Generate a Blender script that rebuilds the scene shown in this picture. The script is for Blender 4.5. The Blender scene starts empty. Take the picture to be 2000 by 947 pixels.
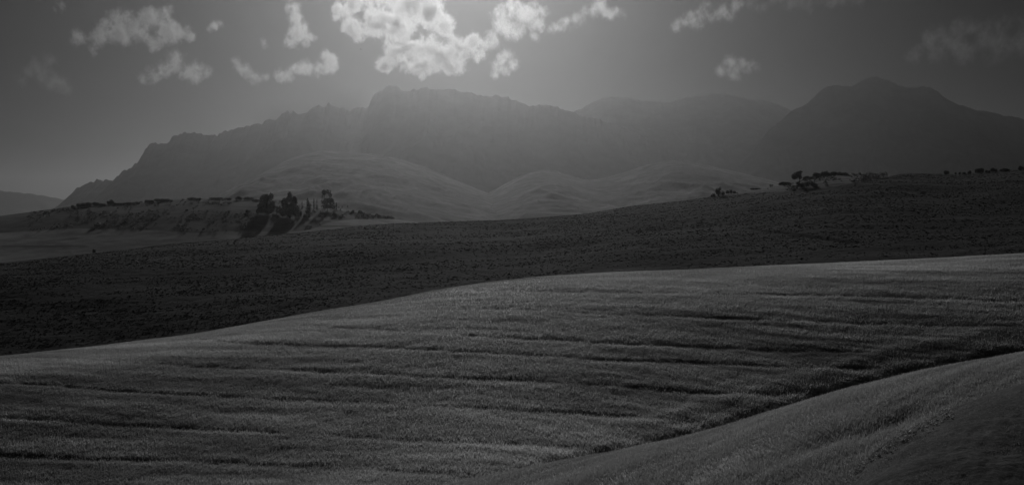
import bpy, bmesh, math, random
import numpy as np
from mathutils import Vector

random.seed(7)
rng = np.random.default_rng(11)
scene = bpy.context.scene
col = scene.collection
RAD = math.radians

# ------------------------------------------------------------------ camera
F = 1732.0          # focal length in pixels of a 2000 px wide frame
HOR = 440.0         # image row of the horizon
cam_d = bpy.data.cameras.new('camera')
cam = bpy.data.objects.new('camera', cam_d)
col.objects.link(cam)
cam_d.sensor_width = 36.0
cam_d.lens = 36.0 * F / 2000.0
cam_d.shift_y = -(473.5 - HOR) / 2000.0
cam_d.clip_start = 1.0
cam_d.clip_end = 80000.0
cam.location = (0, 0, 0)
cam.rotation_euler = (RAD(90), 0, 0)
scene.camera = cam

# ------------------------------------------------------------------ sky and sun
SUN_EL, SUN_AZ = 23.0, -3.8       # degrees; azimuth from +Y towards +X
SKY_STRENGTH, SUN_STRENGTH, EXPOSURE = 0.05, 4.8, -2.0
world = bpy.data.worlds.new('World')
scene.world = world
world.use_nodes = True
wn, wl = world.node_tree.nodes, world.node_tree.links
wn.clear()
sky = wn.new('ShaderNodeTexSky')
sky.sky_type = 'NISHITA'
sky.sun_disc = False
sky.sun_elevation = RAD(SUN_EL)
sky.sun_rotation = RAD(SUN_AZ)
sky.altitude = 3000
sky.air_density = 0.4
sky.dust_density = 3.0
sky.ozone_density = 1.0
bw = wn.new('ShaderNodeSeparateColor')    # the photograph is black and white; red-filter rendering keeps the clear sky dark
bg = wn.new('ShaderNodeBackground')
bg.inputs['Strength'].default_value = SKY_STRENGTH
wo = wn.new('ShaderNodeOutputWorld')
wl.new(sky.outputs[0], bw.inputs[0])
pw = wn.new('ShaderNodeMath'); pw.operation = 'POWER'; pw.inputs[1].default_value = 1.6   # the print's contrast
gn = wn.new('ShaderNodeMath'); gn.operation = 'MULTIPLY'; gn.inputs[1].default_value = 0.05
wl.new(bw.outputs[0], pw.inputs[0]); wl.new(pw.outputs[0], gn.inputs[0])
wl.new(gn.outputs[0], bg.inputs['Color'])
wl.new(bg.outputs[0], wo.inputs['Surface'])

sun_d = bpy.data.lights.new('sun', 'SUN')
sun_d.energy = SUN_STRENGTH
sun_d.angle = RAD(0.53)
sun_d.color = (1, 1, 1)
sun = bpy.data.objects.new('sun', sun_d)
col.objects.link(sun)
sdir = Vector((math.sin(RAD(SUN_AZ)) * math.cos(RAD(SUN_EL)), math.cos(RAD(SUN_AZ)) * math.cos(RAD(SUN_EL)), math.sin(RAD(SUN_EL))))
sun.rotation_euler = sdir.to_track_quat('Z', 'Y').to_euler()
sun.location = sdir * 3000

scene.view_settings.view_transform = 'Standard'
scene.view_settings.look = 'None'
scene.view_settings.exposure = EXPOSURE
scene.view_settings.gamma = 1.0
scene.view_settings.use_curve_mapping = False
scene.render.engine = 'CYCLES'
scene.cycles.max_bounces = 6
scene.cycles.diffuse_bounces = 3
scene.cycles.transmission_bounces = 3
scene.cycles.transparent_max_bounces = 16
scene.cycles.volume_bounces = 0
scene.cycles.volume_step_rate = 1.0
scene.cycles.volume_max_steps = 256
scene.cycles.use_denoising = True

# ------------------------------------------------------------------ noise helpers
def _h(ix, iy, iz, seed):
    n = (ix.astype(np.int64) * 374761393 + iy.astype(np.int64) * 668265263 + iz.astype(np.int64) * 2147483647 + seed * 974634777) & 0xffffffff
    n = ((n ^ (n >> 13)) * 1274126177) & 0xffffffff
    n = ((n ^ (n >> 16)) * 2246822519) & 0xffffffff
    return ((n ^ (n >> 15)) & 0xffffff) / float(0xffffff)

def vn2(x, y, seed=0):
    x, y = np.broadcast_arrays(np.asarray(x, float), np.asarray(y, float))
    ix, iy = np.floor(x), np.floor(y)
    fx, fy = x - ix, y - iy
    fx = fx * fx * fx * (fx * (fx * 6 - 15) + 10); fy = fy * fy * fy * (fy * (fy * 6 - 15) + 10)
    z = np.zeros_like(ix)
    a = _h(ix, iy, z, seed); b = _h(ix + 1, iy, z, seed); c = _h(ix, iy + 1, z, seed); d = _h(ix + 1, iy + 1, z, seed)
    return (a + (b - a) * fx) * (1 - fy) + (c + (d - c) * fx) * fy

def fbm(x, y, octv=4, seed=0, gain=0.5):
    s, a, t = 0.0, 1.0, 0.0
    for k in range(octv):
        s = s + a * (vn2(x * 2 ** k, y * 2 ** k, seed + k * 13) * 2 - 1)
        t += a; a *= gain
    return s / t

def ridged(x, y, octv=4, seed=0):
    s, a, t = 0.0, 1.0, 0.0
    for k in range(octv):
        n = 1 - np.abs(vn2(x * 2 ** k, y * 2 ** k, seed + k * 7) * 2 - 1)
        s = s + a * n * n; t += a; a *= 0.5
    return s / t

def vn3(p, seed=0):
    ip = np.floor(p); f = p - ip
    f = f * f * (3 - 2 * f)
    r = 0.0
    for dx in (0, 1):
        for dy in (0, 1):
            for dz in (0, 1):
                w = (f[:, 0] if dx else 1 - f[:, 0]) * (f[:, 1] if dy else 1 - f[:, 1]) * (f[:, 2] if dz else 1 - f[:, 2])
                r = r + w * _h(ip[:, 0] + dx, ip[:, 1] + dy, ip[:, 2] + dz, seed)
    return r

def fbm3(p, octv=4, seed=0):
    s, a, t = 0.0, 1.0, 0.0
    for k in range(octv):
        s = s + a * (vn3(p * 2.0 ** k, seed + 17 * k) * 2 - 1)
        t += a; a *= 0.5
    return s / t

def sstep(a, b, x):
    t = np.clip((x - a) / (b - a), 0, 1)
    return t * t * (3 - 2 * t)

def curve(pts, smooth=0.0):
    """A polyline of (column, row) as a smooth function of the column."""
    pts = np.array(pts, float)
    xs = np.arange(pts[0, 0], pts[-1, 0] + 1, 4.0)
    ys = np.interp(xs, pts[:, 0], pts[:, 1])
    if smooth > 0:
        n = int(smooth * 3 / 4) + 1
        k = np.exp(-0.5 * (np.arange(-n, n + 1) * 4 / smooth) ** 2); k /= k.sum()
        lo = ys[0] - (ys[1] - ys[0]) * np.arange(n, 0, -1); hi = ys[-1] + (ys[-1] - ys[-2]) * np.arange(1, n + 1)
        ys = np.convolve(np.concatenate([lo, ys, hi]), k, 'valid')
    return lambda x: np.interp(x, xs, ys)

# ------------------------------------------------------------------ materials
def mat(name):
    m = bpy.data.materials.new(name); m.use_nodes = True
    m.node_tree.nodes.clear()
    return m, m.node_tree.nodes, m.node_tree.links

def ground_mat(name, base, scale, contrast, bump, rough=0.9, spec=0.2, stretch=(1, 1, 1), bump_dist=0.3, sheen=0.0, dark_scale=None):
    """Soil, stubble or rock: tone attribute times layered noise, with fine relief."""
    m, n, l = mat(name)
    out = n.new('ShaderNodeOutputMaterial'); p = n.new('ShaderNodeBsdfPrincipled')
    tc = n.new('ShaderNodeTexCoord'); mp = n.new('ShaderNodeMapping'); mp.inputs['Scale'].default_value = stretch
    n1 = n.new('ShaderNodeTexNoise'); n1.inputs['Scale'].default_value = scale; n1.inputs['Detail'].default_value = 8; n1.inputs['Roughness'].default_value = 0.65
    n2 = n.new('ShaderNodeTexNoise'); n2.inputs['Scale'].default_value = scale * 0.13; n2.inputs['Detail'].default_value = 4
    at = n.new('ShaderNodeAttribute'); at.attribute_name = 'tone'
    mr1 = n.new('ShaderNodeMapRange'); mr1.inputs['From Min'].default_value = 0.3; mr1.inputs['From Max'].default_value = 0.7
    mr1.inputs['To Min'].default_value = 1 - contrast; mr1.inputs['To Max'].default_value = 1 + contrast
    mr2 = n.new('ShaderNodeMapRange'); mr2.inputs['From Min'].default_value = 0.3; mr2.inputs['From Max'].default_value = 0.7
    mr2.inputs['To Min'].default_value = 1 - contrast * .6; mr2.inputs['To Max'].default_value = 1 + contrast * .6
    a = n.new('ShaderNodeMath'); a.operation = 'MULTIPLY'
    b = n.new('ShaderNodeMath'); b.operation = 'MULTIPLY'
    c = n.new('ShaderNodeMath'); c.operation = 'MULTIPLY'; c.inputs[1].default_value = base
    l.new(tc.outputs['Object'], mp.inputs[0])
    for q in (n1, n2): l.new(mp.outputs[0], q.inputs['Vector'])
    l.new(n1.outputs['Fac'], mr1.inputs['Value']); l.new(n2.outputs['Fac'], mr2.inputs['Value'])
    l.new(mr1.outputs[0], a.inputs[0]); l.new(mr2.outputs[0], a.inputs[1])
    l.new(a.outputs[0], b.inputs[0]); l.new(at.outputs['Fac'], b.inputs[1]); l.new(b.outputs[0], c.inputs[0])
    l.new(c.outputs[0], p.inputs['Base Color'])
    p.inputs['Roughness'].default_value = rough; p.inputs['Specular IOR Level'].default_value = spec
    if sheen: p.inputs['Sheen Weight'].default_value = sheen; p.inputs['Sheen Roughness'].default_value = 0.4
    bp = n.new('ShaderNodeBump'); bp.inputs['Strength'].default_value = bump; bp.inputs['Distance'].default_value = bump_dist
    l.new(n1.outputs['Fac'], bp.inputs['Height']); l.new(bp.outputs[0], p.inputs['Normal'])
    l.new(p.outputs[0], out.inputs['Surface'])
    return m

def leaf_mat(name, base, trans=0.45, gloss=0.12, rough=0.45):
    m, n, l = mat(name)
    out = n.new('ShaderNodeOutputMaterial')
    at = n.new('ShaderNodeAttribute'); at.attribute_name = 'tone'
    c = n.new('ShaderNodeMath'); c.operation = 'MULTIPLY'; c.inputs[1].default_value = base
    l.new(at.outputs['Fac'], c.inputs[0])
    d = n.new('ShaderNodeBsdfDiffuse'); t = n.new('ShaderNodeBsdfTranslucent'); g = n.new('ShaderNodeBsdfGlossy'); g.inputs['Roughness'].default_value = rough
    g.inputs['Color'].default_value = (0.5, 0.5, 0.5, 1)
    l.new(c.outputs[0], d.inputs['Color']); l.new(c.outputs[0], t.inputs['Color'])
    m1 = n.new('ShaderNodeMixShader'); m1.inputs[0].default_value = trans
    m2 = n.new('ShaderNodeMixShader'); m2.inputs[0].default_value = gloss
    l.new(d.outputs[0], m1.inputs[1]); l.new(t.outputs[0], m1.inputs[2])
    l.new(m1.outputs[0], m2.inputs[1]); l.new(g.outputs[0], m2.inputs[2])
    l.new(m2.outputs[0], out.inputs['Surface'])
    return m

M = {}
M['field'] = ground_mat('stubble', 0.42, 0.9, 0.35, 0.2, rough=0.75, spec=0.35, bump_dist=0.25)
M['fallow'] = ground_mat('fallow_soil', 0.10, 3.5, 0.45, 0.8, rough=0.95, spec=0.1, bump_dist=0.1)
M['soil'] = ground_mat('ploughed_soil', 0.048, 0.8, 0.5, 0.9, rough=1.0, spec=0.06, stretch=(0.4, 1, 1), bump_dist=0.4)
M['pasture'] = ground_mat('pasture', 0.10, 0.12, 0.3, 0.4, rough=1.0, spec=0.05, stretch=(0.5, 1, 1), bump_dist=0.5)
M['rock'] = ground_mat('mountain_rock', 0.10, 0.006, 0.3, 0.5, rough=1.0, spec=0.0, bump_dist=20)
M['foothill'] = ground_mat('foothill_grass', 0.12, 0.02, 0.7, 0.3, rough=1.0, spec=0.035, bump_dist=8)
M['ground'] = ground_mat('valley_ground', 0.10, 0.01, 0.3, 0.3, bump_dist=1)
M['clod'] = ground_mat('soil_clods', 0.045, 1.5, 0.3, 0.3, rough=1.0, spec=0.06, bump_dist=0.1)
M['grass'] = leaf_mat('grass_blades', 0.56, 0.55, 0.2, 0.52)
M['leaf'] = leaf_mat('tree_leaves', 0.035, 0.25, 0.04)
M['scrubleaf'] = leaf_mat('scrub_leaves', 0.07, 0.3, 0.06)
M['bark'] = ground_mat('bark', 0.07, 2.0, 0.3, 0.5, bump_dist=0.03)
M['feather'] = ground_mat('feathers', 0.04, 3.0, 0.2, 0.1, bump_dist=0.01)

# ------------------------------------------------------------------ mesh helpers
def mesh_obj(name, verts, faces, m, tone=None, smooth=True, parent=None):
    me = bpy.data.meshes.new(name)
    verts = np.asarray(verts, np.float32); faces = np.asarray(faces, np.int32)
    k = faces.shape[1]
    me.vertices.add(len(verts)); me.vertices.foreach_set('co', verts.ravel())
    me.loops.add(faces.size); me.loops.foreach_set('vertex_index', faces.ravel())
    me.polygons.add(len(faces)); me.polygons.foreach_set('loop_start', np.arange(0, faces.size, k, dtype=np.int32))
    try: me.polygons.foreach_set('loop_total', np.full(len(faces), k, np.int32))
    except Exception: pass
    me.polygons.foreach_set('use_smooth', np.full(len(faces), smooth, bool))
    me.update(calc_edges=True)
    a = me.attributes.new('tone', 'FLOAT', 'POINT')
    a.data.foreach_set('value', np.asarray(np.ones(len(verts)) if tone is None else tone, np.float32))
    me.materials.append(m)
    o = bpy.data.objects.new(name, me); col.objects.link(o)
    if parent: o.parent = parent
    return o

def grid_faces(nu, ns):
    i = np.arange(nu - 1)[:, None] * ns + np.arange(ns - 1)[None]
    return np.stack([i, i + ns, i + ns + 1, i + 1], -1).reshape(-1, 4)

def tag(o, label, cat=None, group=None, kind=None):
    o['label'] = label
    if cat: o['category'] = cat
    if group: o['group'] = group
    if kind: o['kind'] = kind
    return o

class Hill:
    """A slope that rises from a foot to a crest and falls away behind it; u = X / Y."""
    def __init__(s, foot_e, foot_Y, crest_row, crest_Y, back=0.5, power=1.0, disp=None):
        s.fe, s.fY, s.row, s.cY, s.back, s.power, s.disp = foot_e, foot_Y, crest_row, crest_Y, back, power, disp
    def z(s, u, Y, disp=True):
        px = 1000 + u * F
        Yf, Yc = s.fY(px), s.cY(px)
        ec = (HOR - s.row(px)) / F
        t = (Y - Yf) / (Yc - Yf)
        tt = np.clip(t, 0, 1)
        e = s.fe(px) + (ec - s.fe(px)) * np.sin(tt * math.pi / 2) ** s.power
        b = np.maximum(t - 1, 0) * (Yc - Yf)
        z = np.where(t < 0, s.fe(px) * Yf, e * Y) - s.back * b * b / (Yc * 0.6)
        if disp and s.disp is not None: z = z + s.disp(u, Y, z, px)
        return z
    def at(s, px, row, back=False):
        """The point of the slope seen in that column and row."""
        u = (px - 1000) / F
        Yf, Yc = float(s.fY(px)), float(s.cY(px))
        Ys = np.linspace(Yf, Yc, 140)
        zz = s.z(np.full(140, u), Ys)
        r = HOR - zz / Ys * F
        i = int(np.argmin(np.abs(r - row)))
        return Vector((u * Ys[i], Ys[i], zz[i]))
    def sheet(s, name, u0, u1, nu, t0, t1, ns, m, tone=None, tp=1.0):
        u = np.linspace(u0, u1, nu)[:, None]; t = t0 + (t1 - t0) * np.linspace(0, 1, ns)[None] ** tp
        px = 1000 + u * F
        Y = s.fY(px) + (s.cY(px) - s.fY(px)) * t
        U = np.broadcast_to(u, Y.shape)
        z = s.z(U, Y)
        X = U * Y
        tn = None if tone is None else tone(U, Y, z, 1000 + U * F).ravel()
        o = mesh_obj(name, np.stack([X, Y, z], -1).reshape(-1, 3), grid_faces(nu, ns), m, tn)
        return o

K = lambda v: (lambda px: np.full(np.shape(px), float(v)))

# ------------------------------------------------------------------ the ground: one sheet to the horizon
g = 161
gx = np.sinh(np.linspace(-3, 3, g)) / math.sinh(3) * 15000
GX, GY = np.meshgrid(gx, gx, indexing='ij')
GZ = -70 + 12 * fbm(GX / 900, GY / 900, 3, 5) * sstep(300, 2000, np.hypot(GX, GY))
o = mesh_obj('ground', np.stack([GX, GY, GZ], -1).reshape(-1, 3), grid_faces(g, g), M['ground'])
tag(o, 'valley floor between the fields and the mountains', kind='structure')

# ------------------------------------------------------------------ mountains
def mountain(name, label, pts, Yc, Y0, jag, seed, nu=420, ns=110, smooth=0, base_z=-75, m='rock', back=1.2, gully=1.0, prof=2.0, tone=None, u_pad=0.0):
    pts = np.array(pts, float)
    px = np.linspace(pts[0, 0], pts[-1, 0], nu)
    row = curve(pts, smooth)(px) if smooth else np.interp(px, pts[:, 0], pts[:, 1])
    if not np.isscalar(jag): jag = np.interp(px, *jag)
    row0 = row
    row = row + jag * (fbm(px / 22, px * 0, 4, seed) + 0.6 * fbm(px / 8, px * 0 + 3, 2, seed + 3))
    u = (px - 1000) / F
    s = np.concatenate([np.linspace(0, 1, ns), np.linspace(1.015, 1.55, 24)]); ns = len(s)
    U, S = np.meshgrid(u, s, indexing='ij')
    ycr = Yc + 0.05 * Yc * fbm(u * 9, u * 0, 3, seed + 9)
    zc = (HOR - row) / F * ycr
    ZC, YC = zc[:, None], ycr[:, None]
    kk = np.exp(-0.5 * (np.arange(-30, 31) / 10.0) ** 2); kk /= kk.sum()
    z0 = np.convolve(np.pad((HOR - row0) / F * ycr, 30, 'edge'), kk, 'valid')[:, None]
    Y = Y0 + (YC - Y0) * S
    X = U * YC * (0.55 + 0.45 * Y / YC) / 1.0
    X = np.where(S <= 1, X, U * YC)
    t = np.clip(S, 0, 1)
    p = 0.30 * t + 0.70 * t ** prof
    z = base_z + (z0 - base_z) * p + (ZC - z0) * t ** 9
    amp = (z0 - base_z) * 0.30 * gully
    rg = ridged(X / (Yc * 0.05) + 0.8 * fbm(X / 300, Y / 300, 2, seed), Y / (Yc * 0.10), 6, seed + 21) - 0.55
    z = z + amp * rg * np.sin(np.pi * np.clip(t, 0, 1)) ** 0.8 * (1 - 0.5 * t)
    b = np.maximum(S - 1, 0)
    z = np.where(S > 1, ZC - (ZC - base_z) * np.clip(b / 0.5, 0, 1.1) ** back, z)
    tn = None if tone is None else tone(X, Y, z, t).ravel()
    o = mesh_obj(name, np.stack([X, Y, z], -1).reshape(-1, 3), grid_faces(nu, ns), M[m], tn)
    return tag(o, label, kind='structure')

mountain('mountain', 'faint far ridge low on the left horizon',
    [(-700, 395), (-400, 380), (-200, 366), (-60, 368), (0, 372), (60, 378), (135, 391), (260, 415), (380, 436)], 9500, 7600, 2, 3, nu=160, ns=40, smooth=10)
mountain('mountain', 'long flat-topped massif with jagged left shoulder and rounded knob',
    [(90, 432), (138, 392), (150, 372), (175, 356), (222, 352), (236, 336), (272, 322), (276, 304), (290, 286), (325, 276), (340, 262), (395, 262), (415, 268), (440, 258), (455, 250), (480, 243),
     (498, 244), (520, 236), (540, 233), (562, 219), (598, 217), (620, 212), (636, 213), (644, 204), (665, 205), (688, 209), (720, 214), (724, 200), (733, 182), (748, 179), (757, 169), (767, 166), (779, 170), (785, 176),
     (820, 175), (835, 172), (890, 175), (930, 183), (960, 187), (1000, 195), (1035, 205), (1075, 206), (1108, 216), (1130, 221), (1200, 240), (1300, 290), (1400, 350), (1500, 432)], 5200, 3000, ([0, 700, 780, 2000], [8.5, 8.5, 4.5, 4.0]), 41, nu=1000, ns=130, prof=2.6, gully=0.6)
mountain('mountain', 'smooth double-humped ridge between the massif and the dark peak',
    [(900, 420), (1000, 300), (1080, 240), (1120, 219), (1140, 211), (1165, 195), (1190, 189), (1225, 190), (1250, 196), (1280, 199), (1310, 198), (1345, 191), (1390, 186), (1418, 183), (1430, 187), (1460, 192), (1500, 198), (1530, 208),
     (1548, 217), (1600, 240), (1700, 290), (1800, 350), (1950, 430)], 5900, 3600, 2.4, 77, nu=420, ns=110, smooth=6, gully=0.6)
mountain('mountain', 'dark pointed peak with broad shoulders on the right',
    [(1380, 425), (1450, 320), (1500, 255), (1548, 216), (1572, 206), (1590, 188), (1605, 174), (1622, 168), (1665, 168), (1685, 156), (1712, 150), (1735, 158), (1765, 172), (1800, 168), (1822, 173), (1855, 195), (1890, 212), (1930, 219),
     (2000, 233), (2100, 246), (2250, 285), (2450, 360), (2600, 430)], 4700, 3400, 3.0, 121, nu=480, ns=100, smooth=5)

def streak_tone(X, Y, z, t):
    r = ridged(X / 150 + fbm(X / 400, Y / 400, 3, 8) * 1.6, Y / 420, 4, 91)
    return 0.75 + 0.5 * sstep(0.45, 0.8, r)
mountain('foothill', 'rounded knoll at the foot of the massif',
    [(380, 425), (450, 370), (490, 325), (530, 280), (552, 268), (580, 272), (620, 296), (680, 340), (760, 425)], 4500, 3300, 1.5, 150, nu=160, ns=60, smooth=10, gully=0.6, prof=1.4)
mountain('foothill', 'pale streaked grassy foothill behind the tall trees',
    [(400, 430), (470, 372), (520, 336), (570, 308), (625, 293), (690, 297), (760, 305), (820, 322), (880, 348), (940, 372), (1000, 396), (1070, 432)], 3500, 1500, 0.8, 171, nu=300, ns=110, smooth=14, m='foothill', gully=0.4, prof=0.9, tone=streak_tone)
mountain('foothill', 'pale streaked spurs below the double-humped ridge',
    [(860, 435), (940, 385), (1000, 352), (1040, 335), (1080, 330), (1120, 346), (1160, 354), (1210, 340), (1260, 322), (1310, 312), (1360, 318), (1420, 332), (1500, 350), (1600, 374), (1720, 432)], 3600, 1700, 0.8, 201, nu=340, ns=110, smooth=14, m='foothill', gully=0.45, prof=1.0, tone=streak_tone)

# ------------------------------------------------------------------ left hill with the trees
left_row = curve([(-600, 470), (-300, 448), (0, 422), (100, 409), (150, 402), (220, 399), (300, 394), (360, 389), (430, 388), (500, 389), (560, 398), (610, 407), (650, 409), (690, 415), (730, 420), (760, 425), (800, 430), (840, 436), (900, 447), (1000, 466), (1200, 500)], 10)
def left_disp(u, Y, z, px):
    X = u * Y
    return 0.55 * fbm(X / 40, Y / 36, 3, 301) + 0.15 * fbm(X / 6, Y / 6, 2, 310) * 1.0
H_left = Hill(K(-0.055), K(560), left_row, K(800), 0.5, 1.0, left_disp)
scrub_edge = curve([(-700, 470), (0, 455), (150, 446), (290, 449), (380, 455), (470, 451), (560, 454), (605, 449), (645, 433), (690, 429), (760, 427), (860, 440), (1200, 480)], 8)
def left_tone(u, Y, z, px):
    row = HOR - z / Y * F
    below = sstep(-1.5, 1.5, row - scrub_edge(px))
    t = 0.85 + 0.4 * fbm(u * Y / 20, Y / 20, 3, 5)
    plots = 3.0 + 0.35 * np.sin((row - 0.02 * px) / 6.5) + 0.35 * sstep(520, 640, px) * np.exp(-((row - 436) / 5) ** 2)
    line = np.exp(-((row - 442 + (px - 600) * 0.004) / 1.3) ** 2) * sstep(470, 500, px) * (1 - sstep(720, 750, px))
    line = np.maximum(line, np.exp(-((row - 481) / 1.6) ** 2) * sstep(-100, 0, px) * (1 - sstep(160, 180, px)))
    return np.clip(t * (1 - below) + below * plots * (1 - 0.65 * line), 0.1, 3)
o = H_left.sheet('hill', -1.0, 0.02, 420, 0.0, 1.35, 220, M['pasture'], left_tone)
tag(o, 'low scrubby hill with pale field strips on the left', kind='structure')

# ------------------------------------------------------------------ ploughed hill
ploughed_row = curve([(-700, 575), (-300, 540), (0, 515), (150, 500), (300, 481), (450, 466), (600, 452), (720, 441), (830, 435.5), (1000, 428), (1150, 418), (1250, 402), (1340, 391), (1390, 384), (1440, 376), (1500, 366), (1550, 357),
                      (1600, 347), (1650, 341), (1750, 338), (1850, 340), (1920, 337), (2000, 331), (2200, 322), (2600, 330)], 12)
field_row = curve([(-700, 770), (-300, 730), (0, 697), (200, 677), (400, 650), (600, 613), (700, 597), (760, 587), (850, 568), (950, 552.5), (1050, 542), (1200, 533), (1400, 525), (1600, 516), (1800, 507), (2000, 496), (2300, 480), (2700, 465)], 14)
ploughed_Y = curve([(-700, 450), (0, 470), (600, 540), (1000, 590), (1500, 600), (2000, 620), (2700, 650)], 60)
def ploughed_disp(u, Y, z, px):
    X = u * Y
    d = 1.6 * fbm(X / 70, Y / 45, 3, 401) + 0.16 * fbm(X / 4.0, Y / 2.0, 2, 410)
    row = HOR - z / Y * F
    d = d - 0.9 * np.exp(-((row - (452 + (px - 1500) * 0.14)) / 2.5) ** 2) * sstep(1440, 1500, px) * (1 - sstep(1650, 1720, px))
    d = d - 0.25 * np.exp(-((row - (505 - (px - 1860) * 0.22)) / 3) ** 2) * sstep(1820, 1870, px)
    return d * np.clip((620 - Y) / 60 + 0.35, 0.3, 1)
H_plough = Hill(lambda px: (HOR - field_row(px)) / F - 0.03, K(300), ploughed_row, ploughed_Y, 0.5, 1.0, ploughed_disp)
plough_scrub = curve([(1200, 395), (1390, 384), (1440, 379), (1500, 376), (1560, 373), (1620, 366), (1700, 352), (1760, 340), (1800, 335), (2600, 320)], 10)
def plough_tone(u, Y, z, px):
    row = HOR - z / Y * F
    dry = (1 - sstep(-1.5, 1.5, row - plough_scrub(px))) * sstep(1380, 1420, px)
    rows = 1 + 0.6 * fbm(u * Y / 50, Y / 3.5, 3, 420)
    tracks = 0.0
    for x0, y0, x1, y1 in ((1632, 366, 1692, 396), (1640, 364, 1700, 393), (1735, 352, 1790, 390), (1850, 355, 1905, 390)):
        k = (px - x0) / (x1 - x0)
        tracks = np.maximum(tracks, np.exp(-((row - (y0 + (y1 - y0) * k)) / 1.2) ** 2) * ((k > 0) & (k < 1)))
    return np.clip(rows * (1 + 2.2 * dry) * (1 - 0.6 * tracks), 0.1, 5)
o = H_plough.sheet('ploughed_field', -0.85, 0.9, 760, 0.0, 1.3, 420, M['soil'], plough_tone)
tag(o, 'dark ploughed field on the middle hill', kind='structure')

# ------------------------------------------------------------------ grass field in front
field_Y = curve([(-700, 205), (0, 212), (500, 240), (900, 270), (1400, 282), (2000, 290), (2700, 310)], 80)
FURROWS = [[(820, 566), (918, 568), (1300, 572), (1600, 577), (2000, 588)],
           [(760, 603), (956, 601), (1272, 616), (1600, 628), (2000, 640)],
           [(560, 632), (650, 640), (800, 649), (1225, 672), (1460, 683), (1750, 690)],
           [(380, 660), (480, 671), (800, 682), (1200, 703), (1600, 719), (1800, 722)],
           [(200, 704), (320, 712), (800, 734), (1200, 752), (1420, 771), (1600, 765)],
           [(-200, 738), (72, 752), (480, 776), (800, 789), (1225, 811), (1330, 820)],
           [(-200, 808), (200, 828), (800, 858), (1100, 872)],
           [(-200, 880), (400, 902), (900, 925)]]
FURROWS = [curve(f, 30) for f in FURROWS]
FUR_X = [(860, 2300), (900, 2000), (600, 1700), (400, 1750), (250, 1560), (-100, 1330), (-100, 1150), (-100, 950)]
near_row = curve([(-700, 1260), (600, 1010), (760, 972), (880, 947), (980, 927), (1100, 902), (1200, 882), (1300, 862), (1400, 838), (1500, 806), (1650, 762), (1800, 725), (1900, 706), (2000, 690), (2300, 650), (2700, 610)], 16)
def furrow_mask(px, row, Y, width=1.0):
    """0..1 per terrace furrow, with its signed row distance in units of a typical width."""
    m = 0.0
    wob = 3.0 * fbm(px / 90, row / 60, 4, 77)
    brk = sstep(0.15, 0.8, 0.6 * vn2(px / 120, row / 12, 78) + 0.4 * vn2(px / 23, row / 9, 79))
    for c, (a, b) in zip(FURROWS, FUR_X):
        w = 1300.0 / Y * 0.5 * width * (0.8 + 0.6 * brk)
        m = np.maximum(m, np.exp(-((row + wob - c(px)) / w) ** 2) * sstep(a - 120, a + 120, px) * (1 - sstep(b - 150, b + 150, px)) * (0.3 + 0.7 * brk))
    return m
def field_disp(u, Y, z, px):
    X = u * Y
    row = HOR - z / Y * F
    d = 0.35 * fbm(X / 26, Y / 14, 3, 501) + 0.10 * fbm(X / 3, Y / 2, 2, 507)
    d = d - 0.24 * furrow_mask(px, row, Y)
    gap = near_row(px) - row            # rows above the edge of the near field: the ditch
    d = d - 0.5 * sstep(20, 4, gap + 5 * fbm(px / 30, px * 0, 3, 9)) * sstep(980, 1150, px)
    d = d + 0.25 * np.exp(-((gap - 52 + 8 * fbm(px / 80, px * 0, 2, 4)) / 12) ** 2) * sstep(1150, 1350, px)
    return d * np.clip((field_Y(px) - Y) / 14 + 0.25, 0.25, 1)
H_field = Hill(K(-0.345), curve([(-700, 130), (0, 127), (500, 117), (900, 106), (1300, 112), (1700, 124), (2700, 128)], 60), field_row, field_Y, 0.6, 1.0, field_disp)
def vigour(u, Y, px, row):
    X = u * Y
    v = 1 + 0.75 * fbm((X - 0.19 * Y) / 26, (Y + 0.19 * X) / 3.2, 4, 601) + 0.45 * fbm(X / 60, Y / 24, 3, 620)
    return np.clip(v, 0.35, 1.8)
def field_tone(u, Y, z, px):
    row = HOR - z / Y * F
    return vigour(u, Y, px, row) * (1 - 0.65 * furrow_mask(px, row, Y, 0.9))
o = H_field.sheet('grass_field', -0.85, 0.85, 720, 0.0, 1.25, 380, M['field'], field_tone)
tag(o, 'pale grassy hillside with terrace furrows in front', kind='structure')

# ------------------------------------------------------------------ near field at the lower right and its fallow plot
def near_disp(u, Y, z, px):
    X = u * Y
    d = 0.25 * fbm((X - 1.3 * Y) / 9, (X + Y) / 40, 3, 701) + 0.05 * fbm(X / 1.5, Y / 1.5, 2, 703)
    row = HOR - z / Y * F
    d = d - 0.4 * np.exp(-((row - near_row(px) - 95 + (px - 1300) * 0.02 + 14 * fbm(px / 60, px * 0, 2, 5)) / 16) ** 2) * sstep(1500, 1620, px) * (1 - sstep(1760, 1850, px))
    return d * np.clip((near_Y(px) - Y) / 5 + 0.3, 0.3, 1)
near_Y = curve([(-700, 80), (900, 84), (1400, 90), (2000, 104), (2700, 120)], 60)
H_near = Hill(K(-0.52), K(34), near_row, near_Y, 0.7, 1.0, near_disp)
fallow_row = curve([(900, 1420), (1300, 1200), (1500, 1050), (1600, 985), (1640, 950), (1700, 890), (1760, 850), (1850, 803), (1920, 775), (2000, 747), (2300, 690), (2700, 650)], 14)
def near_tone(u, Y, z, px):
    X = u * Y
    row = HOR - z / Y * F
    t = 0.8 + 0.45 * fbm((X - 1.1 * Y) / 2.4, (X + Y) / 34, 3, 711)
    return np.clip(t, 0.3, 2)
o = H_near.sheet('grass_field', -0.6, 0.9, 520, 0.0, 1.2, 220, M['field'], near_tone)
tag(o, 'near grass strip beyond the ditch at the lower right', kind='structure')
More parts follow.
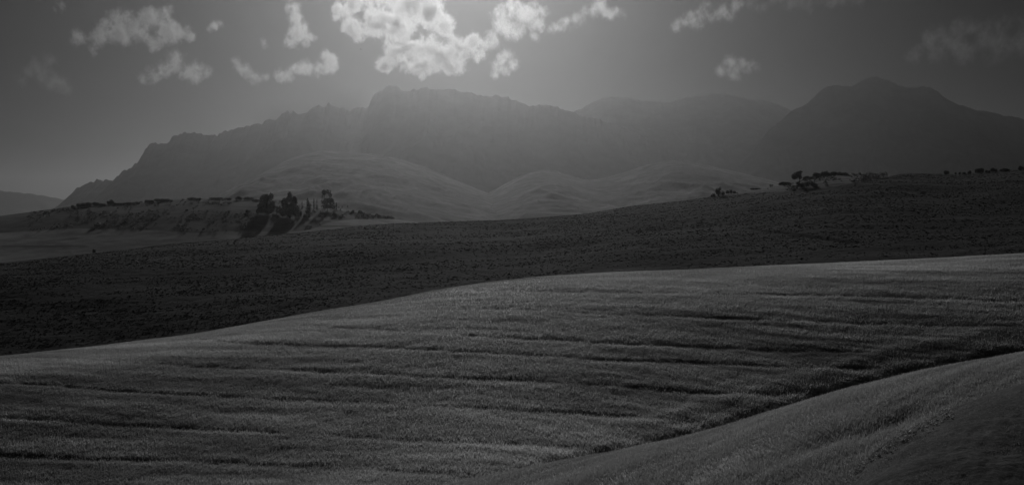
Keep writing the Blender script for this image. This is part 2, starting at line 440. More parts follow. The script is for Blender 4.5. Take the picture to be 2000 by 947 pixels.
o = Hill(K(-0.60), K(22), fallow_row, curve([(900, 50), (1640, 56), (2000, 64), (2700, 74)], 30), 0.8, 1.0,
         lambda u, Y, z, px: 0.12 * fbm(u * Y / 3, Y / 3, 4, 801) + 0.05 * fbm(u * Y / 0.5, Y / 0.5, 2, 802)).sheet('fallow_field', -0.05, 0.95, 560, 0.0, 1.12, 260, M['fallow'])
tag(o, 'smooth fallow plot in the lower right corner', kind='structure')
H_fallow = Hill(K(-0.60), K(22), fallow_row, curve([(900, 50), (1640, 56), (2000, 64), (2700, 74)], 30), 0.8)

# ------------------------------------------------------------------ grass blades (uncountable)
def blades(name, label, hill, n, t0, t1, u0, u1, height, width, keep, tone_fn, seed):
    r = np.random.default_rng(seed)
    u = r.uniform(u0, u1, n); t = t0 + (t1 - t0) * r.uniform(0, 1, n)
    px = 1000 + u * F
    Y = hill.fY(px) + (hill.cY(px) - hill.fY(px)) * t
    z = hill.z(u, Y)
    row = HOR - z / Y * F
    k = r.uniform(0, 1, n) < keep(u, Y, px, row)
    u, Y, z, px, row = u[k], Y[k], z[k], px[k], row[k]
    n = len(u)
    X = u * Y
    tn = tone_fn(u, Y, px, row) * r.uniform(0.7, 1.3, n)
    h = height * r.uniform(0.5, 1.25, n) * np.sqrt(np.clip(tn, 0.4, 1.6))
    a = r.uniform(0, 2 * math.pi, n); w = width * r.uniform(0.6, 1.3, n)
    lx, ly = r.normal(0, 0.28, n) * h, r.normal(0, 0.28, n) * h
    P0 = np.stack([X - np.cos(a) * w, Y - np.sin(a) * w, z - 0.05], -1)
    P1 = np.stack([X + np.cos(a) * w, Y + np.sin(a) * w, z - 0.05], -1)
    P2 = np.stack([X + lx, Y + ly, z + h], -1)
    V = np.stack([P0, P1, P2], 1).reshape(-1, 3)
    o = mesh_obj(name, V, np.arange(n * 3).reshape(-1, 3), M['grass'], np.repeat(tn, 3), smooth=False)
    return tag(o, label, 'grass', kind='stuff')

def field_keep(u, Y, px, row):
    k = 1 - 0.85 * furrow_mask(px, row, Y, 0.8)
    return k * (row < near_row(px) + 25) * np.clip(0.5 + 0.5 * vigour(u, Y, px, row), 0, 1)
blades('grass', 'pale grass covering the front hillside', H_field, 1150000, 0.0, 1.06, -0.66, 0.66, 0.36, 0.055, field_keep,
       lambda u, Y, px, row: vigour(u, Y, px, row), 1)
def near_keep(u, Y, px, row):
    return (row < fallow_row(px) + 15) * (row < 1000) * np.clip(0.75 + 0.8 * fbm((u * Y - 1.1 * Y) / 2.4, (u * Y + Y) / 34, 3, 711), 0.15, 1)
blades('grass', 'grass on the near strip at the lower right', H_near, 420000, 0.35, 1.06, -0.15, 0.66, 0.30, 0.03, near_keep,
       lambda u, Y, px, row: np.clip(0.72 + 0.35 * fbm((u * Y - 1.1 * Y) / 2.4, (u * Y + Y) / 34, 3, 711), 0.4, 1.8), 2)

blades('grass', 'thin stubble on the fallow plot in the lower right corner', H_fallow, 90000, 0.2, 1.02, 0.3, 0.66, 0.12, 0.018, lambda u, Y, px, row: (row < 980) * np.clip(0.5 + 0.8 * fbm(u * Y / 2, Y / 2, 3, 91), 0.05, 1),
       lambda u, Y, px, row: np.full(u.shape, 0.35), 3)

# ------------------------------------------------------------------ clods of the ploughed field (uncountable)
def clods():
    n = 95000
    r = np.random.default_rng(5)
    u = r.uniform(-0.62, 0.62, n); t = r.uniform(0.02, 1.0, n) ** 0.9
    px = 1000 + u * F
    Y = H_plough.fY(px) + (H_plough.cY(px) - H_plough.fY(px)) * t
    z = H_plough.z(u, Y)
    row = HOR - z / Y * F
    k = (r.uniform(0, 1, n) < np.clip(0.6 + 1.2 * fbm(u * Y / 45, Y / 6, 4, 55), 0.05, 1)) & ((row > plough_scrub(px)) | (px < 1380)) & (row < field_row(px) + 8)
    u, Y, z = u[k], Y[k], z[k]; n = len(u)
    X = u * Y
    base = np.array([(1, 0, 0), (0, 1, 0), (-1, 0, 0), (0, -1, 0), (0, 0, 1), (0, 0, -0.6)], float)
    fc = np.array([(0, 1, 4), (1, 2, 4), (2, 3, 4), (3, 0, 4), (1, 0, 5), (2, 1, 5), (3, 2, 5), (0, 3, 5)])
    sx = r.gamma(2.0, 0.17, n) + 0.12; sy = r.uniform(0.08, 0.2, n); sz = r.gamma(2.2, 0.04, n) + 0.04
    V = base[None] * np.stack([sx, sy, sz], -1)[:, None] + r.normal(0, 0.08, (n, 6, 3))
    a = r.normal(0, 0.15, n); ca, sa = np.cos(a)[:, None], np.sin(a)[:, None]
    vx = V[..., 0] * ca - V[..., 1] * sa; vy = V[..., 0] * sa + V[..., 1] * ca
    V = np.stack([vx + X[:, None], vy + Y[:, None], V[..., 2] + z[:, None]], -1).reshape(-1, 3)
    Fc = (fc[None] + 6 * np.arange(n)[:, None, None]).reshape(-1, 3)
    o = mesh_obj('soil_clods', V, Fc, M['clod'], np.repeat(r.uniform(0.6, 1.5, n), 6), smooth=False)
    tag(o, 'dark clods turned up across the ploughed field', 'clods', kind='stuff')
clods()

# ------------------------------------------------------------------ plants
def leaf_cloud(lobes, n, size, seed, shell=0.55):
    """Leaf-sized quads spread through ellipsoidal lobes (cx, cy, cz, rx, ry, rz)."""
    r = np.random.default_rng(seed)
    L = np.array(lobes, float)
    vol = (L[:, 3] * L[:, 4] * L[:, 5]) ** 0.7
    idx = r.choice(len(L), n, p=vol / vol.sum())
    d = r.normal(0, 1, (n, 3)); d /= np.linalg.norm(d, axis=1)[:, None]
    rad = (shell + (1 - shell) * r.uniform(0, 1, n)) * r.uniform(0.75, 1.0, n) ** 0.5
    rad *= 1 + 0.22 * fbm3(d * 2.2 + idx[:, None] * 3.7, 3, seed)
    C = L[idx, :3] + d * L[idx, 3:] * rad[:, None]
    cl = fbm3(C / (size * 5), 2, seed + 5)
    k = cl > -0.32
    C, d = C[k], d[k]; n = len(C)
    nrm = d + r.normal(0, 0.7, (n, 3)); nrm /= np.linalg.norm(nrm, axis=1)[:, None]
    a = np.cross(nrm, r.normal(0, 1, (n, 3))); a /= np.linalg.norm(a, axis=1)[:, None]
    b = np.cross(nrm, a)
    s = size * r.uniform(0.5, 1.2, n)[:, None]
    V = np.stack([C - a * s, C - b * s * 0.55, C + a * s, C + b * s * 0.55], 1).reshape(-1, 3)
    tone = np.repeat(np.clip(1 + 0.8 * cl[k] + r.normal(0, 0.18, n), 0.3, 2), 4)
    return V, np.arange(n * 4).reshape(-1, 4), tone

def tube(path, radii, sides=7):
    path = np.array(path, float); V = []; Fc = []
    for i, (p, r) in enumerate(zip(path, radii)):
        t = path[min(i + 1, len(path) - 1)] - path[max(i - 1, 0)]; t /= np.linalg.norm(t) + 1e-9
        a = np.cross(t, (0.3, 1, 0.1)); a /= np.linalg.norm(a); b = np.cross(t, a)
        for k in range(sides):
            w = 2 * math.pi * k / sides
            V.append(p + r * (math.cos(w) * a + math.sin(w) * b))
    for i in range(len(path) - 1):
        for k in range(sides):
            Fc.append((i * sides + k, i * sides + (k + 1) % sides, (i + 1) * sides + (k + 1) % sides, (i + 1) * sides + k))
    return V, Fc

def wood(base_r, height, lobes, seed, lean=0.0):
    r = random.Random(seed); V, Fc = [], []
    def add(v, f):
        o = len(V); V.extend(v); Fc.extend([tuple(i + o for i in q) for q in f])
    trunk = [np.array((lean * height * t * t + 0.02 * height * math.sin(5 * t), 0.0, -0.4 + (height + 0.4) * t)) for t in (0, .08, .2, .4, .6, .8, 1)]
    add(*tube(trunk, [base_r * k for k in (1.35, 1.05, .95, .8, .6, .38, .12)]))
    for L in lobes:
        t = r.uniform(0.3, 0.65); i = min(int(t * 6), 5); p = trunk[i]
        e = np.array(L[:3]); m = (p + e) / 2 + np.array((0, 0, 0.05 * height))
        if e[2] < p[2] + 0.03 * height: p = trunk[2]
        add(*tube([p, m, e], [base_r * .42, base_r * .26, base_r * .08], 5))
    return V, Fc

def tree(name, label, hill, px, row, top, lobes, n, leaf, seed, trunk_r=0.28, group=None, mat_='leaf', shell=0.5, lean=0.0):
    """lobes in pixels from the base: (dx, up, half width, half height)."""
    p = hill.at(px, row); k = p.y / F
    root = bpy.data.objects.new(name, None); col.objects.link(root); root.location = p
    root.empty_display_size = 1
    r = random.Random(seed)
    LB = [(dx * k, r.uniform(-0.25, 0.25) * hw * k, up * k, hw * k, hw * k * r.uniform(0.8, 1.0), hh * k) for dx, up, hw, hh in lobes]
    V, Fc, tn = leaf_cloud(LB, n, leaf, seed, shell)
    mesh_obj('crown', V, Fc, M[mat_], tn, smooth=False, parent=root)
    v, f = wood(trunk_r, (row - top) * k * 0.86, LB, seed, lean)
    mesh_obj('trunk', v, f, M['bark'], parent=root)
    return tag(root, label, 'tree', group)

def shrub(name, label, hill, px, row, w, h, seed, group=None, n=None, leaf=0.35, m='leaf', lobes=None):
    """A shrub w pixels wide and h pixels high, foot at (px, row): leaves and stems in one mesh."""
    p = hill.at(px, row) if row is not None else None
    k = p.y / F
    r = random.Random(seed)
    W, Hh = w * k, h * k
    if lobes is None:
        lobes = []
        for _ in range(max(3, int(w / 4) + 2)):
            x = r.uniform(-0.36, 0.36); hh = (1 - 1.3 * x * x) * r.uniform(0.75, 1.0)
            lobes.append((x * W, r.uniform(-.2, .2) * W, Hh * hh * 0.52, W * 0.22 * r.uniform(.8, 1.3), W * 0.22, Hh * hh * 0.48))
    else:
        lobes = [(a * k, r.uniform(-.2, .2) * c * k, b * k, c * k, c * k, d * k) for a, b, c, d in lobes]
    V, Fc, tn = leaf_cloud(lobes, n or int(300 + 40 * w * h ** 0.5), leaf, seed, 0.2)
    V = [tuple(q) for q in V]; Fc = [tuple(q) for q in Fc]; tn = list(tn)
    for L in lobes:
        v, f = tube([(L[0] * 0.3, L[1] * 0.3, -0.3), (L[0] * 0.7, L[1], L[2] * 0.5), L[:3]], [0.09, 0.06, 0.03], 4)
        o0 = len(V); V += [tuple(q) for q in v]; Fc += [tuple(i + o0 for i in q) for q in f]; tn += [0.8] * len(v)
    o = mesh_obj(name, V, Fc, M[m], tn, smooth=False)
    o.location = p
    return tag(o, label, 'shrub', group)

# tall trees of the left hill
tree('round_tree', 'dense dark tree with two tops, leftmost of the big trees', H_left, 521, 419, 376,
     [(-5, 24, 11, 16), (-1, 32, 8, 10), (9, 33, 5.5, 10), (10, 18, 8, 14), (-11, 12, 8, 11), (3, 10, 13, 10)], 9000, 0.46, 31)
tree('round_tree', 'dense dark tree with one pointed top, right of the two-topped tree', H_left, 566, 426, 373,
     [(0, 44, 5, 9), (-1, 30, 10, 14), (9, 32, 7, 12), (-11, 28, 6, 12), (0, 14, 15, 14), (12, 14, 7, 13), (-13, 11, 8, 10)], 11000, 0.46, 32)
tree('tall_tree', 'tallest open-crowned tree with gaps in its crown on the left hill', H_left, 639, 413, 368,
     [(-6, 37, 5, 7), (2, 39, 6, 5.5), (6, 32, 4, 5), (-8, 29, 4, 5), (-5, 20, 8, 7), (5, 22, 8, 6), (9, 17, 6, 8), (-3, 10, 10, 5), (10, 9, 8, 4.5)], 5600, 0.40, 33, trunk_r=0.34, shell=0.62)
tree('conifer_tree', 'dark spired conifer between the dense trees and the tallest tree', H_left, 602, 421, 386,
     [(0, 8, 7, 8), (0, 16, 5.5, 8), (-1, 24, 3.6, 7), (-1.5, 31, 1.8, 5), (4, 18, 3, 7)], 2400, 0.32, 34, trunk_r=0.2)
for px, row, top, hw, lab in ((590, 411, 392, 2.2, 'thin small tree just right of the pointed dense tree'),
                              (613, 412, 384, 1.8, 'needle-thin spire tree right beside the dark conifer'),
                              (619, 413, 389, 2.4, 'thin spire tree touching the left of the tallest tree'),
                              (657, 411, 395, 2.0, 'thin young tree touching the right of the tallest tree')):
    h = row - top
    tree('spire_tree', lab, H_left, px, row, top, [(0, h * .35, hw * 1.1, h * .33), (0, h * .62, hw * .8, h * .28), (0, h * .85, hw * .45, h * .16)], 560, 0.26, int(px), trunk_r=0.1, group='thin trees around the tallest tree')
for px, row, top, hw, lean, lab in ((661, 412, 402, 1.5, 0.1, 'leftmost of the three saplings right of the tallest tree'),
                                    (666, 412, 401, 1.5, 0.2, 'middle of the three saplings right of the tallest tree'),
                                    (677, 412.5, 400, 1.4, 0.15, 'rightmost of the three saplings, standing apart on the slope')):
    h = row - top
    tree('sapling', lab, H_left, px, row, top, [(lean * h, h * .72, hw, h * .26)], 130, 0.2, int(px), trunk_r=0.07, group='saplings right of the tallest tree', lean=lean)

ORD = ['first', 'second', 'third', 'fourth', 'fifth', 'sixth', 'seventh', 'eighth', 'ninth', 'tenth', 'eleventh', 'twelfth', 'thirteenth', 'fourteenth', 'fifteenth', 'sixteenth', 'seventeenth', 'eighteenth', 'nineteenth', 'twentieth']
ridge = [(141, 406, 11, 11), (153, 403, 8, 7), (166, 402, 15, 10), (181, 401, 16, 10), (198, 401, 15, 10), (214, 400, 11, 11), (233, 398.5, 14, 5), (252, 397.5, 13, 7), (265, 397, 11, 7), (290, 395, 15, 7),
         (312, 393.5, 15, 7), (324, 392.5, 14, 8), (334, 392, 8, 8), (375, 389.5, 14, 5), (390, 389, 9, 5), (423, 388.5, 15, 5), (446, 388.5, 10, 5), (466, 389, 10, 7), (486, 389.5, 12, 7), (498, 391, 9, 6)]
for i, (px, row, w, h) in enumerate(ridge):
    shrub('shrub', ORD[i] + ' shrub from the left along the left hill skyline', H_left, px, row + 1.0 + (i * 7 % 5) * 0.5, w * (1.2 + 0.25 * (i * 5 % 4)), h * (0.7 + 0.2 * (i * 3 % 4)), 900 + i, 'shrubs on the left hill skyline', m='scrubleaf')
for px, row, w, h, lab in ((544, 418, 15, 20, 'leafy shrub filling the gap between the two dense trees'),
                           (504, 418, 10, 12, 'low shrub at the left foot of the two-topped tree'),
                           (585, 424, 12, 13, 'low shrub at the right foot of the pointed dense tree'),
                           (600, 426, 14, 9, 'low shrub in front of the dark conifer'),
                           (634, 420, 22, 7, 'wide low shrub below the tallest tree'),
                           (652, 424, 16, 9, 'dark shrub downslope right of the tallest tree'),
                           (690, 417, 8, 8, 'round shrub on the slope below the saplings'),
                           (702, 418.5, 12, 9, 'larger of the two shrubs touching on the slope below the saplings'),
                           (710, 419, 6, 5, 'smaller of the two shrubs touching on the slope below the saplings'),
                           (755, 427, 6, 7, 'lone small shrub at the right end of the left hill'),
                           (365, 412, 6, 4, 'lone dark bush low on the scrubby left slope'),
                           (484, 416, 12, 7, 'dark bush left of the two-topped tree'),
                           (185, 498, 9, 17, 'solitary dim shrub in the pale fields on the far left')):
    shrub('shrub', lab, H_left, px, row, w, h, int(px * 3), n=None)

# plants of the ploughed hill
shrub('shrub', 'tall dark bush, left of the pair on the right skyline', H_plough, 1403, 384.5, 28, 20, 51, n=1600,
      lobes=[(0, 9, 6, 9), (3, 13, 4, 7), (-3, 12, 4, 6), (9, 6, 5, 6), (-9, 3.5, 5, 4), (-13, 1.5, 3, 2.5)])
shrub('shrub', 'lower dark bush, right of the pair on the right skyline', H_plough, 1427, 379, 24, 11, 52, n=1000,
      lobes=[(1, 6, 3.5, 6), (-6, 3.5, 5, 4), (7, 3.5, 5, 3.5), (13, 1.5, 3, 2)])
tree('round_tree', 'lone round-crowned tree leaning over the bush on the right hill', H_plough, 1561, 358, 334,
     [(-7, 14, 8.5, 7.5), (-2, 18, 7, 6), (-10, 11, 5, 5), (2, 12, 4, 6), (3, 22, 4, 2.5)], 2400, 0.3, 53, trunk_r=0.22)
shrub('shrub', 'wide dark bush at the foot of the lone round tree', H_plough, 1575, 367, 44, 13, 54, n=2200,
      lobes=[(-16, 7, 6, 7), (-8, 5, 7, 6), (2, 7, 7, 6), (12, 7, 7, 5.5), (18, 5, 4.5, 4.5)])
shrub('shrub', 'dim bush left of the lone round tree', H_plough, 1534, 362, 26, 8, 55, m='scrubleaf')
shrub('shrub', 'small sparse pale bush standing out between the dark bushes', H_plough, 1506, 366, 10, 8, 56, n=90, m='scrubleaf')
shrub('shrub', 'low dim bush right of the dark pair', H_plough, 1476, 371, 24, 4, 57, m='scrubleaf')
for i, (px, row, w, h) in enumerate(((1578, 348, 22, 9), (1596, 347, 24, 12), (1614, 346, 22, 13), (1632, 344, 22, 10), (1650, 343, 18, 7))):
    shrub('shrub', ORD[i] + ' shrub from the left in the thicket behind the lone round tree', H_plough, px, row, w, h, 60 + i, 'thicket on the right hill', m='scrubleaf')
for px, row, w, h, lab in ((1847, 341.5, 14, 9, 'low bush left of the four tiny bushes on the far right skyline'),
                           (1867, 341, 5, 5, 'first of four tiny bushes on the far right skyline'),
                           (1875, 341, 4, 5, 'second of four tiny bushes on the far right skyline'),
                           (1883, 341, 5, 6, 'third of four tiny bushes on the far right skyline'),
                           (1894, 340.5, 6, 8, 'fourth and tallest of four tiny bushes on the far right skyline'),
                           (1913, 339, 18, 13, 'dome-shaped bush on the far right skyline'),
                           (1929, 337.5, 10, 6, 'lowest bush of the row right of the dome-shaped bush'),
                           (1941, 336.5, 14, 9, 'middle bush of the row right of the dome-shaped bush'),
                           (1962, 335.5, 18, 8, 'last bush of the row right of the dome-shaped bush'),
                           (1993, 333, 13, 10, 'bush at the right edge of the picture')):
    shrub('shrub', lab, H_plough, px, row, w, h, int(px * 5), 'bushes on the far right skyline')

# scrub and weeds nobody could count
def scrub(name, label, hill, n, u_of, rows, size, seed):
    r = np.random.default_rng(seed); V, Fc, T = [], [], []
    cnt = 0; tot = 0
    while cnt < n and tot < n * 6:
        tot += 1
        px = r.uniform(*u_of); lo, hi = rows(px)
        if hi - lo < 1: continue
        row = r.uniform(lo, hi)
        if fbm(np.array([px / 40.0]), np.array([row / 12.0]), 3, seed)[0] < -0.1: continue
        p = hill.at(px, row); s = size * r.gamma(3, 0.3) + 0.15
        v, f, t = leaf_cloud([(0, 0, s * .5, s, s * .8, s * .6)], 26, 0.3 * max(s, 0.6), int(r.integers(1e6)), 0.4)
        f = f + sum(len(q) for q in V); V.append(v + np.array(p)); Fc.append(f); T.append(t * r.uniform(.6, 1.5)); cnt += 1
    o = mesh_obj(name, np.concatenate(V), np.concatenate(Fc), M['scrubleaf'], np.concatenate(T), smooth=False)
    return tag(o, label, 'scrub', kind='stuff')
scrub('scrub', 'low scrub scattered over the left hill', H_left, 1500, (60, 770), lambda px: (float(left_row(px)) + 0.3, float(scrub_edge(px))), 0.9, 71)
scrub('scrub', 'weeds along the dry upper edge of the ploughed hill', H_plough, 420, (1400, 1800), lambda px: (float(ploughed_row(px)) + 0.5, float(plough_scrub(px))), 0.7, 72)

# ragged weeds on the edge of the fallow plot
def verge():
    r = np.random.default_rng(81); V, Fc, T = [], [], []; tot = 0
    for _ in range(420):
        px = r.uniform(1600, 1860); row = float(fallow_row(px)) + r.normal(4, 7)
        p = H_fallow.at(px, min(row, 1010)); s = 0.10 * r.gamma(3, 0.33) + 0.05
        v, f, t = leaf_cloud([(0, 0, s * .6, s, s, s * .7)], 30, 0.06, int(r.integers(1e6)), 0.3)
        V.append(v + np.array(p)); Fc.append(f + tot); tot += len(v); T.append(t)
    tag(mesh_obj('weeds', np.concatenate(V), np.concatenate(Fc), M['grass'], np.concatenate(T) * 0.6, smooth=False), 'ragged weeds along the edge of the fallow plot', 'weeds', kind='stuff')
verge()

# ------------------------------------------------------------------ bird
def bird():
    Y = 420.0; k = Y / F
    p = Vector(((705 - 1000) * k, Y, (HOR - 97) * k))
    bm = bmesh.new()
    bmesh.ops.create_uvsphere(bm, u_segments=10, v_segments=8, radius=1.0)
    for v in bm.verts:
        x, y, z = v.co
        tail = max(0.0, -x - 0.4)
        v.co = Vector((x * 0.30, y * 0.075 * (1 + 0.6 * tail), z * 0.075 * (1 - 0.9 * tail)))
        if x > 0.75: v.co.z += 0.02
    for sgn in (-1, 1):
        rows_ = [(0.0, 0.13, 0.0, 0.02), (0.25, 0.16, 0.10, 0.02), (0.5, 0.12, 0.13, 0.012), (0.78, 0.03, 0.09, 0.004)]
        prev = None
        for d, c, z, th in rows_:
            q = [bm.verts.new((c - 0.04, sgn * (0.05 + d), z)), bm.verts.new((-c * 0.7, sgn * (0.05 + d), z + th)), bm.verts.new((-c, sgn * (0.05 + d), z)), bm.verts.new((-c * 0.7, sgn * (0.05 + d), z - th))]
            if prev:
                for i in range(4):
                    bm.faces.new((prev[i], prev[(i + 1) % 4], q[(i + 1) % 4], q[i]))
            prev = q
        bm.faces.new(prev)
    bmesh.ops.recalc_face_normals(bm, faces=bm.faces)
    me = bpy.data.meshes.new('bird'); bm.to_mesh(me); bm.free(); me.materials.append(M['feather'])
    a = me.attributes.new('tone', 'FLOAT', 'POINT'); a.data.foreach_set('value', np.ones(len(me.vertices), np.float32))
    o = bpy.data.objects.new('bird', me); col.objects.link(o)
    o.location = p; o.rotation_euler = (RAD(25), RAD(-15), RAD(60))
    tag(o, 'small dark bird gliding below the big cloud', 'bird')
bird()

# ------------------------------------------------------------------ clouds: lumpy bodies filled with scattering vapour
def cloud_mat(name, puffs, density, seed, size, g=0.82, erode=1.9, sharp=1.15):
    """Vapour that is dense in the heart of each puff and torn by noise towards its rim; puffs are (centre, radius) in metres."""
    m, n, l = mat(name)
    def math_(op, a, b=None, c=None):
        q = n.new('ShaderNodeMath'); q.operation = op
        for i, v_ in enumerate((a, b, c)):
            if v_ is None: continue
            if hasattr(v_, 'is_output'): l.new(v_, q.inputs[i])
            else: q.inputs[i].default_value = v_
        return q.outputs[0]
    out = n.new('ShaderNodeOutputMaterial'); v = n.new('ShaderNodeVolumePrincipled')
    v.inputs['Color'].default_value = (0.5, 0.5, 0.5, 1); v.inputs['Anisotropy'].default_value = g
    tc = n.new('ShaderNodeTexCoord')
    f = None
    for c, R in puffs:
        d = n.new('ShaderNodeVectorMath'); d.operation = 'DISTANCE'
        l.new(tc.outputs['Object'], d.inputs[0]); d.inputs[1].default_value = c
        w = math_('MULTIPLY_ADD', math_('MULTIPLY', d.outputs['Value'], d.outputs['Value']), -1.0 / (R * R), 1.0)
        f = w if f is None else math_('SMOOTH_MAX', f, w, 0.2)
    mp = n.new('ShaderNodeMapping'); mp.inputs['Location'].default_value = (seed * 713.0, seed * 311.0, 0); mp.inputs['Scale'].default_value = (1.0, 1.0, 0.8)
    mp.inputs['Rotation'].default_value = (0, 0.5, 0)
    l.new(tc.outputs['Object'], mp.inputs[0])
    nz = n.new('ShaderNodeTexNoise'); nz.inputs['Scale'].default_value = 1.0 / size; nz.inputs['Detail'].default_value = 7; nz.inputs['Roughness'].default_value = 0.78
    nz.inputs['Distortion'].default_value = 0.1
    l.new(mp.outputs[0], nz.inputs['Vector'])
    mr = n.new('ShaderNodeMapRange'); mr.inputs['From Min'].default_value = 0.3; mr.inputs['From Max'].default_value = 0.72
    mr.inputs['To Min'].default_value = 0.0; mr.inputs['To Max'].default_value = erode
    l.new(nz.outputs['Fac'], mr.inputs['Value'])
    f2 = math_('MULTIPLY', f, math_('MULTIPLY_ADD', f, 0.75, 0.75))
    q = math_('MULTIPLY', math_('SUBTRACT', f2, mr.outputs[0]), sharp)
    q.node.use_clamp = True
    q2 = math_('MULTIPLY', math_('POWER', q, 1.8), density)
    l.new(q2, v.inputs['Density'])
    l.new(v.outputs[0], out.inputs['Volume'])
    m.cycles.volume_step_rate = 0.17
    return m
DENS = {'thick': 0.018, 'mid': 0.0075, 'thin': 0.0042, 'faint': 0.0014}

def cloud(label, Y, puffs, kind, seed, voxel=14.0):
    Y = Y * 1.7; voxel = voxel * 1.7
    k = Y / F
    P = np.array(puffs, float)
    c = Vector(((P[:, 0].mean() - 1000) * k, Y, (HOR - P[:, 1].mean()) * k))
    r = random.Random(seed)
    if kind in ('thin', 'faint') or seed == 6:
        more = [((a[0] + b[0]) / 2 + r.uniform(-3, 3), (a[1] + b[1]) / 2 + r.uniform(-5, 5), (a[2] + b[2]) / 2 * r.uniform(0.7, 1.0)) for a, b in zip(puffs, puffs[1:]) if abs(a[0] - b[0]) + abs(a[1] - b[1]) < 60]
        puffs = list(puffs) + more
    bm = bmesh.new(); balls = []
    for x, y, rp in puffs:
        R = (rp * 1.55 + 8) * k
        p0 = Vector(((x - 1000) * k, Y + r.uniform(-0.4, 0.4) * R, (HOR - y) * k)) - c
        balls.append((tuple(p0), R))
        geo = bmesh.ops.create_icosphere(bm, subdivisions=2, radius=R * 1.02)
        for v in geo['verts']: v.co = v.co + p0
    me = bpy.data.meshes.new('cloud_seed'); bm.to_mesh(me); bm.free()
    tmp = bpy.data.objects.new('cloud_seed', me); col.objects.link(tmp)
    md = tmp.modifiers.new('remesh', 'REMESH'); md.mode = 'VOXEL'; md.voxel_size = voxel
    dg = bpy.context.evaluated_depsgraph_get(); dg.update()
    m2 = bpy.data.meshes.new_from_object(tmp.evaluated_get(dg))
    bpy.data.objects.remove(tmp); bpy.data.meshes.remove(me)
    m2.name = 'cloud'; m2.materials.clear()
    m2.materials.append(cloud_mat('cloud_vapour', balls, DENS[kind], seed, 26 * k))
    o = bpy.data.objects.new('cloud', m2); col.objects.link(o); o.location = c
    return tag(o, label, 'cloud', 'scattered clouds')

cloud('dark-hearted lumpy cloud high on the left', 7400, [(160, 78, 18), (185, 75, 20), (212, 58, 22), (240, 42, 24), (238, 72, 22), (268, 66, 26), (298, 36, 26), (318, 24, 18), (330, 62, 26), (352, 70, 20), (368, 72, 10), (180, 98, 12), (300, 84, 18)], 'mid', 1)
cloud('flat-bottomed cloud under the dark-hearted left cloud', 7300, [(270, 150, 12), (295, 145, 15), (325, 138, 18), (350, 122, 20), (362, 138, 22), (385, 140, 18), (404, 143, 11)], 'mid', 2)
cloud('faint dim cloud at the far left', 7800, [(48, 158, 14), (72, 130, 18), (88, 118, 18), (92, 150, 24), (118, 168, 20), (130, 172, 11)], 'faint', 3)
cloud('upright cloud with a dark heart left of the largest cloud', 7200, [(572, 20, 14), (580, 42, 16), (582, 68, 20), (594, 58, 18), (600, 78, 16), (568, 84, 11), (604, 72, 9)], 'mid', 4)
cloud('thin ragged wisp low and left of the largest cloud', 7400, [(470, 128, 13), (484, 138, 13), (498, 154, 12), (458, 118, 7), (516, 150, 7)], 'thin', 5)
cloud('long pale wisp rising to the right below the upright cloud', 7300, [(544, 148, 12), (562, 146, 12), (582, 136, 12), (604, 132, 13), (628, 134, 16), (646, 128, 15), (632, 108, 10), (655, 122, 9)], 'mid', 6)
cloud('largest cloud, dark-hearted with bright rims at the top centre', 7000,
      [(672, 22, 22), (690, 10, 24), (690, 48, 24), (700, 70, 16), (735, 40, 34), (740, -12, 34), (775, -30, 36), (775, 60, 36), (800, 20, 40), (830, 0, 34), (845, 38, 34), (865, 55, 24), (880, 72, 12),
       (770, 108, 24), (752, 132, 16), (790, 96, 26), (830, 92, 30), (820, 122, 26), (858, 112, 30), (890, 100, 28), (895, 124, 20), (922, 88, 18), (935, 104, 16), (710, -6, 26), (880, 140, 12), (800, 134, 14)], 'thick', 7)
cloud('bright billowing cloud right of the largest cloud', 7100, [(950, 90, 14), (962, 78, 18), (985, 52, 22), (975, 30, 18), (1008, 26, 24), (1005, 62, 22), (1035, 26, 24), (1050, 48, 20), (1062, 26, 14), (1045, 72, 10)], 'mid', 8)
cloud('ragged wisp trailing right of the billowing cloud', 7100, [(1078, 56, 10), (1095, 54, 12), (1112, 46, 13), (1132, 38, 14), (1152, 24, 17), (1168, 14, 16), (1186, 26, 14), (1202, 24, 10), (1216, 32, 8)], 'thin', 9)
cloud('small slanting cloud hanging below the billowing cloud', 7000, [(966, 146, 11), (970, 130, 14), (978, 118, 14), (990, 108, 14), (1000, 126, 12), (985, 138, 12)], 'mid', 10)
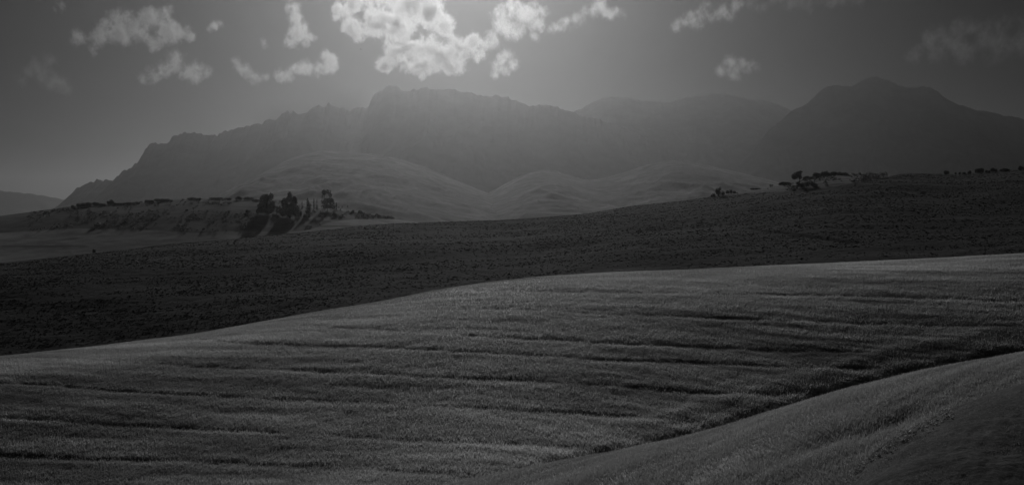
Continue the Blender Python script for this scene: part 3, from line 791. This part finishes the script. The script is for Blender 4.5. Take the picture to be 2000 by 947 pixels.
cloud('streaky cloud at the top right of centre', 7500, [(1312, 60, 9), (1330, 48, 12), (1346, 36, 14), (1362, 48, 12), (1378, 14, 14), (1394, 26, 14), (1412, 22, 16), (1428, 32, 11), (1440, 10, 12)], 'thin', 11)
cloud('long faint streak along the top right', 7700, [(1465, 8, 11), (1495, 10, 11), (1528, 4, 12), (1555, 6, 13), (1585, 8, 13), (1615, 4, 13), (1645, 6, 12), (1680, 0, 12)], 'faint', 12)
cloud('single small puffy cloud above the double-humped ridge', 7300, [(1404, 140, 9), (1418, 134, 15), (1430, 122, 15), (1434, 140, 17), (1452, 124, 14), (1462, 132, 14), (1480, 130, 9)], 'thin', 13)
cloud('wide dim cloud at the far right', 7600, [(1785, 110, 18), (1810, 84, 24), (1840, 70, 28), (1835, 104, 26), (1870, 62, 28), (1880, 100, 32), (1915, 60, 28), (1935, 96, 36), (1960, 52, 30), (1990, 90, 36), (2010, 50, 34), (2050, 80, 36)], 'faint', 14)
cloud('tiny torn wisp right of the dark-hearted left cloud', 7400, [(408, 58, 6), (418, 52, 9), (429, 46, 7)], 'thin', 15, 7)
cloud('tiny faint wisp left of the upright cloud', 7400, [(514, 78, 7), (518, 88, 8)], 'thin', 16, 7)
cloud('tiny faint wisp at the top left', 7600, [(118, 6, 8), (126, 16, 7), (113, 22, 5)], 'thin', 17, 7)

# ------------------------------------------------------------------ haze: the air between here and the mountains
def haze():
    x0, x1, y0, y1, z0, z1 = -16500, 16500, -16500, 16500, -110, 900
    V = [(x, y, z) for x in (x0, x1) for y in (y0, y1) for z in (z0, z1)]
    Fc = [(0, 1, 3, 2), (4, 6, 7, 5), (0, 4, 5, 1), (2, 3, 7, 6), (0, 2, 6, 4), (1, 5, 7, 3)]
    m, n, l = mat('haze_air')
    out = n.new('ShaderNodeOutputMaterial'); v = n.new('ShaderNodeVolumePrincipled')
    v.inputs['Color'].default_value = (0.9, 0.9, 0.9, 1); v.inputs['Density'].default_value = 0.5e-4; v.inputs['Anisotropy'].default_value = 0.83
    l.new(v.outputs[0], out.inputs['Volume'])
    o = mesh_obj('haze', V, Fc, m, smooth=False)
    tag(o, 'pale haze hanging between the fields and the mountains', kind='stuff')
haze()
